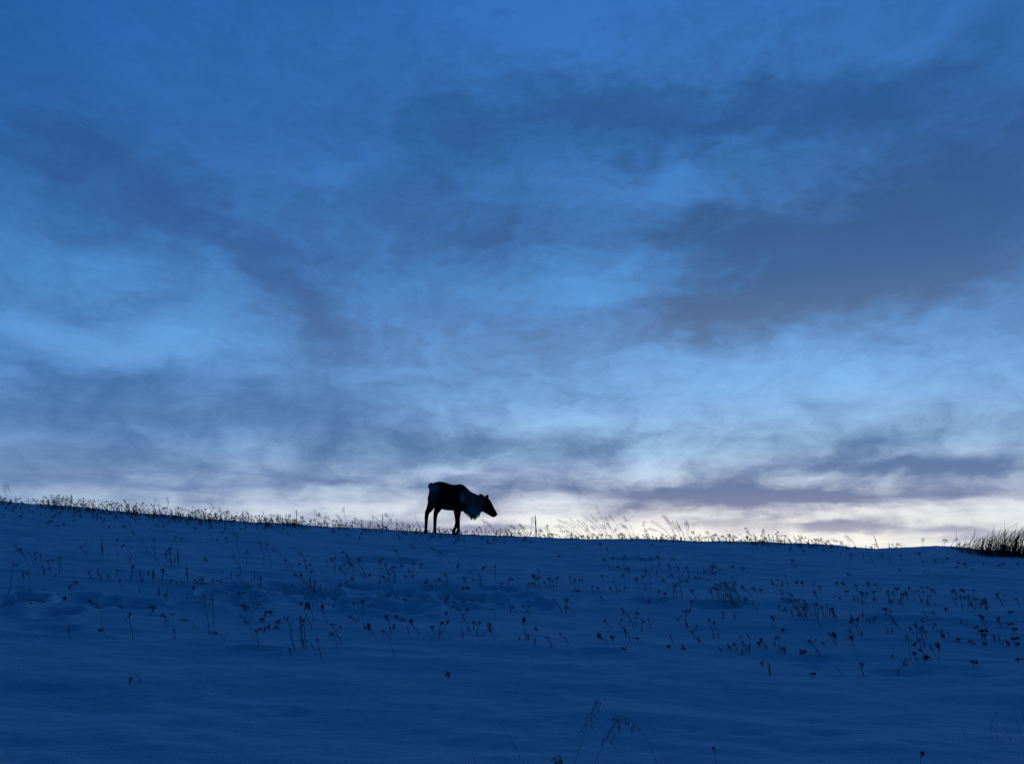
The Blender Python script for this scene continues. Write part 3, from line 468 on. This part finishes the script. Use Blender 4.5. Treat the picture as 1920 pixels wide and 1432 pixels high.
# shared head meshes -------------------------------------------------
def head_mesh(i):
    mb = MB(); rr = random.uniform(.018, .034); kd = i % 4; off = Vector((random.gauss(0, .008), random.gauss(0, .008), 0))
    for k_ in range((12, 7, 5, 9)[kd]):
        a = random.uniform(0, 2*math.pi) if kd != 1 else random.gauss(.5, 1.0); q = rr*math.sqrt(random.random())
        h = (.014*(1-(q/rr)**2) if kd != 3 else .030*random.random())+random.uniform(-.006, .008)
        tip = Vector((q*math.cos(a), q*math.sin(a), h))+off; mb.blob(tip, random.uniform(.0045, .0095), 1, 1, random.uniform(.6, 1.5))
        mb.tube([(0, 0, -.03), tip*.6+Vector((0, 0, -.008)), tip], [.0014, .0012, .001], 3, False)
    for k_ in range(random.choice((0, 1, 2))):                   # shrivelled bract
        a = random.uniform(0, 6.28); d = Vector((math.cos(a), math.sin(a), -.4)); mb.leaf([Vector((0, 0, -.02)), d*.02, d*.038+Vector((0, 0, -.01))], [.003, .005, .001], Vector((-d.y, d.x, .3)))
    me = bpy.data.meshes.new('seed_head'); me.from_pydata([tuple(v) for v in mb.v], [], mb.f); me.materials.append(M_HEAD); return me
def spike_mesh(i):                                             # unit length along +z, knobbly
    mb = MB(); n = random.randint(5, 8)
    for k_ in range(n):
        z = (k_+.5)/n+random.uniform(-.06, .06)
        w = .24*math.sin(math.pi*min(.95, z*.75+.2))
        for q in range(2): mb.blob((random.gauss(0, w*.45), random.gauss(0, w*.45), z), random.uniform(.09, .15)*(1.15-.5*z), 1, 1, 1.25)
    me = bpy.data.meshes.new('seed_spike'); me.from_pydata([tuple(v) for v in mb.v], [], mb.f); me.materials.append(M_HEAD); return me
def leaf_mesh(i):                                              # withered stem leaf, 1 unit long, curling
    mb = MB(); bend = random.uniform(-.4, .5); pts = [Vector((0, 0, 0)), Vector((.35, 0, .18)), Vector((.7, 0, .15+bend*.3)), Vector((1, 0, bend*.8-.15))]
    mb.leaf(pts, [.05, .16, .12, .01], Vector((0, 1, .3)))
    me = bpy.data.meshes.new('leaf'); me.from_pydata([tuple(v) for v in mb.v], [], mb.f); me.materials.append(M_LEAF); return me
HEADS = [head_mesh(i) for i in range(16)]; SPIKES = [spike_mesh(i) for i in range(8)]; LEAVES = [leaf_mesh(i) for i in range(5)]
def inst(name, me, parent, loc, scale, quat=None):
    o = bpy.data.objects.new(name, me); C.objects.link(o); o.parent = parent; o.location = loc
    o.scale = scale if hasattr(scale, '__len__') else (scale,)*3
    o.rotation_mode = 'QUATERNION'; o.rotation_quaternion = quat or Quaternion((0, 0, 1), random.uniform(0, 6.28))
    return o
def panicle(mb, pts, frac, big=1.0, droop=1.0):
    """side branches with small spikelets over the top part of a stem polyline"""
    tot = len(pts)-1; side = 1
    for k_ in range(int(9+5*big)):
        f = 1-frac+frac*k_/(9+5*big); q = f*tot; i = min(int(q), tot-1); p = pts[i].lerp(pts[i+1], q-i)
        d = (pts[i+1]-pts[i]).normalized(); side = -side
        Lb = random.uniform(.025, .06)*big*(1.25-f*.6)
        s = Vector((side*random.uniform(.3, 1)-.35, random.uniform(-.5, .5), 0))
        a = p+(d*.7+s*.5)*Lb*.5; e = a+(d*.3+s*.5+Vector((0, 0, -.7*droop)))*Lb*.6
        mb.tube([p, a, e], [.0012, .001, .0008], 3, False)
        mb.tube([e, e.lerp(e+(e-a).normalized()*.02*big, .5), e+(e-a).normalized()*.024*big], [.001, .0034*big**.5, .0005], 4, False)
THINGS = []     # (object, kind word, tip lean px, height m, foot pixel, ridge flag)
def plant(kind, bx, by, tx, ty, ridge=False, poly=None):
    if poly: bx, by = poly[0]; tx, ty = poly[-1]
    X, Y, Z = hit([bx], [min(by, 1500)]); x, y, z = float(X[0]), float(Y[0]), float(Z[0])
    foot = Vector((x, y, z)); r_ = ray(tx, ty); dyl = random.uniform(-.03, .03)
    tip = Vector((r_[0]*(y+dyl), y+dyl, EYE+r_[1]*(y+dyl)))
    if tip.z < foot.z+.02 and kind != 'b': tip.z = foot.z+.02
    L = (tip-foot).length
    name = {'u': 'dried_flower_stalk', 's': 'seed_spike_stalk', 'g': 'grass_stalk', 'b': 'fallen_stem'}[kind]
    th = empty(name, foot); T = tip-foot
    low = Vector((0, 0, -.04)) if kind != 'b' else Vector((0, 0, 0))
    if poly:
        pts = [low]
        for (qx, qy) in poly[0:] if by < 1400 else poly[1:]:
            rr = ray(qx, qy); pts.append(Vector((rr[0]*y, y, EYE+rr[1]*y))-foot)
        if by < 1400: pts = [low]+pts[2:] if len(pts) > 2 else pts
        fine_ = []
        for i in range(len(pts)-1):
            for s_ in range(4): fine_.append(pts[i].lerp(pts[i+1], s_/4))
        fine_.append(pts[-1]); pts = fine_
        for _ in range(3): pts = [pts[0]]+[(pts[i-1]+pts[i]*2+pts[i+1])/4 for i in range(1, len(pts)-1)]+[pts[-1]]
    elif kind == 'b':
        pts = []
        for i in range(9):
            f = i/8; qx = bx+(tx-bx)*f; qy = by+(ty-by)*f-3*math.sin(f*3.1); a, b_, c_ = hit([qx], [qy]); pts.append(Vector((a[0], b_[0], c_[0]+.018))-foot)
    else:
        up = T*.5+Vector((random.gauss(-.04, .05), 0, random.uniform(0, .08)))*L      # nearly straight, slightly bowed
        if kind == 'g' and abs(T.x) > .25*abs(T.z): up = Vector((T.x*.30, 0, T.z*.62))
        jit = Vector((random.gauss(0, .012), 0, 0))*min(1, L*3)
        n = 8 if L > .2 else 5; pts = [low]
        for i in range(1, n+1):
            f = i/n; q = up*(2*f*(1-f))+T*(f*f); pts.append(q+jit*math.sin(f*math.pi*2))
    stem = MB(); k_ = len(pts)
    r0 = {'u': .0033, 's': .0034, 'g': .0024, 'b': .0035}[kind]*(1.45 if ridge else 1.0)*random.uniform(.8, 1.2)
    if poly: r0 = .0012
    stem.tube(pts, [r0*(1-.5*i/(k_-1)) for i in range(k_)], 4)
    mesh_obj('stem', stem.v, stem.f, M_GRASS if kind == 'g' else M_STEM, th)
    P1 = pts[-1]; dirn = (pts[-1]-pts[-2]).normalized()
    if kind == 'u':
        s = (.55 if poly else 1.0)*random.uniform(.5, 1.0)*(1.0 if L > .06 else .85); q = Vector((0, 0, 1)).rotation_difference((dirn+Vector((random.gauss(0, .25), random.gauss(0, .25), .6))).normalized())
        inst('seed_head', random.choice(HEADS), th, P1, (s*random.uniform(.7, 1.25), s*random.uniform(.7, 1.25), s*random.uniform(.7, 1.4)), q @ Quaternion((0, 0, 1), random.uniform(0, 6.28)))
        if L > .10:
            for m_ in range(random.choice((0, 0, 1, 1, 2))):      # side branches that carry a smaller head
                f = random.uniform(.55, .9); p = pts[int(f*(k_-1))]; e = p+Vector((random.choice((-1, 1))*random.uniform(.02, .06), random.gauss(0, .02), random.uniform(.02, .07)))
                br = MB(); br.tube([p, p.lerp(e, .5)+Vector((0, 0, -.006)), e], [.0018, .0015, .0013], 3, False); mesh_obj('branch', br.v, br.f, M_STEM, th)
                inst('seed_head', random.choice(HEADS), th, e, random.uniform(.3, .55))
            for m_ in range(random.choice((0, 1, 1, 2, 3))):
                p = pts[int(random.uniform(.15, .7)*(k_-1))]; inst('leaf', random.choice(LEAVES), th, p, random.uniform(.025, .055))
    elif kind == 's':
        a = int((k_-1)*.30); sp = P1-pts[a]; Ls = max(sp.length, .045)
        q = Vector((0, 0, 1)).rotation_difference(sp.normalized()) @ Quaternion((0, 0, 1), random.uniform(0, 6.28))
        wd = max(.026, min(.052, Ls*.38)) if not ridge else .028; inst('seed_spike', random.choice(SPIKES), th, pts[a], (wd, wd, Ls*1.02), q)
        for m_ in range(random.choice((0, 1, 2))):
            inst('leaf', random.choice(LEAVES), th, pts[int(random.uniform(.1, .5)*(k_-1))], random.uniform(.03, .06))
    elif kind == 'g':
        if poly is None:
            if L > .12:
                pn = MB(); panicle(pn, pts, random.uniform(.25, .5) if ridge else .25, 1.15 if ridge else .8); mesh_obj('panicle', pn.v, pn.f, M_GRASS, th)
    THINGS.append([th, kind, tx-bx, L, (bx, by), ridge, poly is not None])
    return th, pts
SPEC = []
def run(tiles, ridge):
    for (ox, oy, s), txt in tiles.items():
        for it in txt.split(','):
            kd, a, b_, c_, d_ = it.split(); a, b_, c_, d_ = float(a), float(b_), float(c_), float(d_)
            if (c_, d_) == (1, 1): continue
            bx, by, tx, ty = ox+a/s, oy+b_/s, ox+c_/s, oy+d_/s
            if not ridge and ox == 900 and bx < 960: continue
            if not ridge and ox == 1400 and bx < 1440: continue
            SPEC.append((kd, bx, by, tx, ty, ridge))
run(TILES, False); run(RIDGE, True)
order = sorted((q for q in SPEC if q[0] == 'u'), key=lambda q: -math.hypot(q[1]-q[3], q[2]-q[4])); small = set(order[290:])
bits = MB()
for q in SPEC:
    if q not in small: plant(*q); continue
    kd, bx, by, tx, ty, ridge = q                              # barely clears the snow: one of the uncounted small heads
    X, Y, Z = hit([bx], [by]); foot = Vector((X[0], Y[0], Z[0])); r_ = ray(tx, ty); tip = Vector((r_[0]*Y[0], Y[0], max(EYE+r_[1]*Y[0], Z[0]+.02)))
    bits.tube([foot-Vector((0, 0, .03)), foot.lerp(tip, .5), tip], [.003, .0026, .002], 4)
    for _ in range(9): bits.blob(tip+Vector((random.gauss(0, .011), random.gauss(0, .011), random.gauss(.004, .006))), random.uniform(.005, .009))
o = mesh_obj('small_seed_heads', bits.v, bits.f, M_HEAD, None, False); o['kind'] = 'stuff'; o['label'] = 'small dark seed heads barely clearing the snow across the slope'; o['category'] = 'seed heads'
for poly, fl in FORE:
    th, pts = plant('u' if fl == 2 else 'g', 0, 0, 0, 0, False, poly)
    if fl == 1:
        pn = MB(); panicle(pn, pts, .5, .95, 1.3); mesh_obj('panicle', pn.v, pn.f, M_GRASS, th)
    elif fl == 0 and len(pts) > 9:
        lf = MB(); p = pts[-1]; lf.leaf([p, p+Vector((-.012, 0, -.006)), p+Vector((-.022, 0, -.022))], [.002, .003, .0005], Vector((0, 1, 0))); mesh_obj('leaf', lf.v, lf.f, M_GRASS, th)

# unique labels -------------------------------------------------------
def pick(px, tab):
    for lim, w in tab:
        if px < lim: return w
    return tab[-1][1]
def column(px):
    return pick(px, ((150, 'at left edge'), (330, 'below bushy tuft'), (520, 'at left'), (700, 'well left of reindeer'), (800, 'just left of reindeer'), (960, 'under reindeer'), (1120, 'just right of reindeer'),
                   (1300, 'under tall grass'), (1450, 'right of tall grass'), (1600, 'at right'), (1760, 'below snow hump'), (1930, 'below dark bush')))
def rowname(py):
    return 'upper slope' if py < 1060 else 'middle slope' if py < 1110 else 'lower-middle slope' if py < 1165 else 'lower slope' if py < 1300 else 'foreground'
def ridgecol(px):
    return pick(px, ((90, 'at far left of ridge'), (200, 'on ridge beside bushy left tuft'), (330, 'on left third of ridge'), (480, 'on ridge left of centre'), (620, 'on ridge well left of reindeer'), (800, 'on ridge just left of reindeer'), (1010, 'on ridge just behind reindeer'), (1110, 'in first tall grass clump'),
                   (1200, 'in leaning ridge grass clump'), (1300, 'in second tall grass clump'), (1420, 'on ridge right of tall grass'), (1530, 'on ridge among clustered heads'), (1700, 'on ridge above shallow dip'), (1800, 'on bare snow hump'), (1950, 'beside the dark bush')))
WORD = {'u': 'dried flower stalk', 's': 'knobbly seed spike', 'g': 'dry grass stalk', 'b': 'dark fallen stem'}
CAT = {'u': 'flower stalk', 's': 'seed spike', 'g': 'grass stalk', 'b': 'fallen stem'}
ORD = ['', 'second', 'third', 'fourth', 'fifth', 'sixth', 'seventh', 'eighth', 'ninth', 'tenth', 'eleventh', 'twelfth', 'thirteenth', 'fourteenth']
NUM = ['zero', 'one', 'two', 'three', 'four', 'five', 'six', 'seven', 'eight', 'nine', 'ten', 'eleven', 'twelve', 'thirteen', 'fourteen', 'fifteen']
buck = {}
def label_all():
    for rec in THINGS:
        th, kd, ln, L, (bx, by), ridge, fore = rec
        size = 'tiny' if L < .07 else 'short' if L < .16 else 'tall'
        lean = 'left-leaning' if ln < -5 else 'right-leaning' if ln > 5 else 'upright'
        if kd == 'b': size, lean = 'long', 'flat'
        if fore: place = 'in right foreground corner' if bx > 1700 else 'in foreground right of centre' if bx > 1000 else 'in empty left foreground'
        elif ridge: place = ridgecol(bx)
        else: place = rowname(by)+' '+column(bx)
        key = f'{size} {lean} {WORD[kd]} {place}'
        buck.setdefault(key, []).append(rec)
    for key, recs in buck.items():
        recs.sort(key=lambda r: r[4][0]); n = len(recs)
        for i, r in enumerate(recs):
            th, kd = r[0], r[1]; lab = key
            if n > 1:
                pos = 'leftmost' if i == 0 else 'rightmost' if i == n-1 else (ORD[min(i, 13)]+' from left' if n > 3 else 'middle one')
                lab = f'{key}, {pos} of {NUM[n] if n < 16 else n}'
            th['label'] = lab; th['category'] = CAT[kd]
            th['group'] = {'u': 'dried flower stalks in the snow', 's': 'seed spikes in the snow', 'g': 'dry grass stalks in the snow', 'b': 'stems lying on the snow'}[kd]
label_all()

# clumps of grass blades ---------------------------------------------
def tuft(name, px, py, wpx, hpx, n, lean, label, group=None, arch=.35, rad=.0032, m=M_GRASS, dep=.12, leafy=False):
    X, Y, Z = hit([px], [py]); x, y, z = X[0], Y[0], Z[0]; sc_ = y/FPX
    th = empty(name, (x, y, z)); mb = MB(); pn = MB()
    for i in range(n):
        f = random.gauss(0, .45); f = max(-1.1, min(1.1, f))
        ox = f*wpx*sc_; oy = random.gauss(0, dep)
        h = hpx*sc_*random.uniform(.35, 1.05)*(1-.35*f*f)*(random.uniform(.3, .6) if leafy and i % 5 > 2 else 1); ln = h*(lean+random.gauss(0, .22)+.12*f)
        zb = float(ground(np.array([x+ox]), np.array([y+oy]))[0])-z-.02
        p0 = Vector((ox, oy, zb)); T = Vector((ln, random.gauss(0, .08)*h, h)); up = Vector((ln*.2, 0, h*.7))
        pts = [p0]+[p0+up*(2*q*(1-q))+T*(q*q)+Vector((0, 0, -abs(ln)*arch*q**3)) for q in (.2, .4, .6, .8, 1)]
        if leafy:
            s = Vector((random.uniform(.3, 1), random.uniform(-1, 1), 0)).normalized(); w = random.uniform(.002, .005)
            mb.leaf(pts, [w*.6, w, w, w*.9, w*.6, .0006], s)
        else:
            mb.tube(pts, [rad, rad, rad*.9, rad*.8, rad*.6, rad*.4], 3, False)
            if random.random() < .5: panicle(pn, pts, .3, .7)
    o = mesh_obj('blades', mb.v, mb.f, m, th, False); o['kind'] = 'stuff'
    if pn.v: o = mesh_obj('panicles', pn.v, pn.f, m, th, False); o['kind'] = 'stuff'
    th['label'] = label; th['category'] = 'grass clump'
    if group: th['group'] = group
    return th
G1 = 'bushy grass tufts on the ridge'
tuft('grass_tuft', 88, 951, 14, 20, 34, -.2, 'low left part of the bushy grass tuft at left of ridge', G1)
tuft('grass_tuft', 108, 953, 14, 33, 50, -.18, 'tallest dense grass tuft at left of ridge', G1)
tuft('grass_tuft', 128, 955, 14, 30, 40, .0, 'grass tuft right of the tallest tuft at left of ridge', G1)
tuft('grass_tuft', 150, 958, 16, 22, 32, .02, 'lower grass tuft ending the bushy patch at left of ridge', G1)
tuft('grass_tuft', 4, 946, 10, 18, 22, .1, 'grass tuft cut by the left picture edge on the ridge', G1)
G2 = 'dark bush of tall leaning grass'
tuft('tall_grass_clump', 1812, 1036, 18, 26, 40, .35, 'low sparse edge of the dark grass bush at far right', G2, .25, m=M_LEAF, dep=.25, leafy=True)
tuft('tall_grass_clump', 1842, 1040, 17, 52, 200, .45, 'left dark clump of leaning grass in the far right bush', G2, .3, m=M_LEAF, dep=.25, leafy=True)
tuft('tall_grass_clump', 1874, 1042, 16, 58, 210, .5, 'middle dark clump of leaning grass in the far right bush', G2, .3, m=M_LEAF, dep=.25, leafy=True)
tuft('tall_grass_clump', 1902, 1043, 17, 72, 260, .5, 'tallest dark clump of leaning grass in the far right bush', G2, .3, m=M_LEAF, dep=.25, leafy=True)
tuft('tall_grass_clump', 1938, 1044, 22, 74, 250, .45, 'dark leaning grass clump cut by the right picture edge', G2, .3, m=M_LEAF, dep=.3, leafy=True)
tuft('grass_tuft', 1330, 1078, 30, 24, 14, -.1, 'faint dry grass tuft on slope below the tall ridge grass', 'faint grass tufts on the slope')
tuft('grass_tuft', 1380, 1138, 22, 52, 13, -.35, 'left-leaning dry grass tuft right of slope centre', 'faint grass tufts on the slope')
tuft('grass_tuft', 1500, 1152, 26, 44, 14, -.5, 'strongly left-leaning grass tuft on right slope', 'faint grass tufts on the slope')
tuft('grass_tuft', 1835, 1140, 16, 26, 10, -.2, 'small grass tuft among stalks below the dark bush', 'faint grass tufts on the slope')

# the short fringe along the ridge that nobody could count
fr = MB()
def fringe(x0, x1, n, hmin, hmax, back):
    xs_ = np.array([random.uniform(x0, x1) for _ in range(n)]); ys_ = np.interp(xs_, [p[0] for p in SKY], [p[1] for p in SKY])+np.array([abs(random.gauss(0, back)) for _ in range(n)])
    X, Y, Z = hit(xs_, ys_)
    for x, y, z in zip(X, Y, Z):
        h = random.uniform(hmin, hmax)*y/FPX; b0 = Vector((x, y+random.uniform(-.1, .25), 0)); b0.z = float(ground(np.array([b0.x]), np.array([b0.y]))[0])-.03
        ln = h*random.gauss(-.25, .35); T = Vector((ln, random.gauss(0, .2)*h, h+.03)); pts = [b0, b0+T*.5+Vector((-ln*.2, 0, 0)), b0+T]
        fr.tube(pts, [.003, .0026, .0018], 3, False)
        k_ = random.random()
        if k_ < .35:
            for _ in range(5): fr.blob(pts[-1]+Vector((random.gauss(0, .013), random.gauss(0, .013), random.gauss(0, .009))), random.uniform(.004, .010), 1, 1, random.uniform(.6, 1.6))
        elif k_ < .55:
            for q in (.5, .6, .7, .8, .9, 1): fr.blob(b0+T*q+Vector((random.gauss(0, .007), 0, 0)), random.uniform(.004, .009), 1, 1, 1.5)
        elif k_ < .8: panicle(fr, pts, .5, .7)
        else:
            e = b0+T*.7+Vector((random.gauss(0, .04), 0, random.uniform(.0, .03))); fr.tube([pts[1], e], [.002, .0012], 3, False)
fringe(10, 80, 10, 4, 12, 1.5); fringe(150, 260, 90, 6, 22, 3); fringe(230, 400, 200, 6, 20, 4); fringe(380, 560, 200, 5, 18, 4); fringe(540, 700, 90, 4, 13, 3); fringe(690, 880, 90, 4, 12, 3)
fringe(880, 1010, 70, 5, 16, 2); fringe(1010, 1200, 110, 4, 12, 2); fringe(1210, 1290, 45, 4, 10, 2); fringe(1300, 1420, 60, 5, 16, 2); fringe(1420, 1540, 60, 5, 18, 3); fringe(1540, 1700, 25, 3, 10, 2); fringe(1790, 1830, 16, 4, 12, 1)
fringe(0, 560, 330, 3, 10, 10); fringe(560, 1000, 130, 3, 8, 9); fringe(1400, 1560, 40, 4, 12, 8)
o = mesh_obj('ridge_fringe', fr.v, fr.f, M_STEM, None, False); o['kind'] = 'stuff'; o['label'] = 'short dark fringe of dead stems along the snow ridge'; o['category'] = 'dead stems'
# leaf litter and twigs in the dug-over hollows
lt = MB()
for (px, py, n, s) in [(12, 1131, 40, .16), (604, 1124, 22, .10), (735, 1120, 14, .08), (762, 1121, 16, .08), (845, 1125, 14, .09), (885, 1127, 12, .1), (250, 1136, 12, .12), (455, 1128, 12, .14), (425, 1102, 14, .14), (62, 1132, 8, .07), (580, 1115, 12, .1), (1220, 1129, 10, .08), (98, 1150, 8, .1), (430, 1112, 34, .3), (510, 1112, 26, .3), (565, 1116, 18, .2), (700, 1118, 14, .25), (470, 1095, 18, .3)]:
    X, Y, Z = hit([px], [py])
    for _ in range(n):
        x = X[0]+random.gauss(0, s); y = Y[0]+random.gauss(0, s*.8); z = float(ground(np.array([x]), np.array([y]))[0])
        if random.random() < .45: lt.blob((x, y, z+.002), random.uniform(.005, .014), random.uniform(.8, 2), 1, .6)
        else:
            a = random.uniform(0, 6.28); q = random.uniform(.03, .12); lt.tube([(x, y, z+.004), (x+q*.5*math.cos(a), y+q*.5*math.sin(a), z+.02), (x+q*math.cos(a), y+q*math.sin(a), z+.015)], [.002, .0018, .001], 3, False)
o = mesh_obj('leaf_litter', lt.v, lt.f, M_EARTH, None, False); o['kind'] = 'stuff'; o['label'] = 'dark leaf litter and twigs in the dug-over hollows of the snow'; o['category'] = 'leaf litter'
print('plants', len(THINGS), 'objects', len(bpy.data.objects), 'reindeer depth', YR, 'feet', fy)
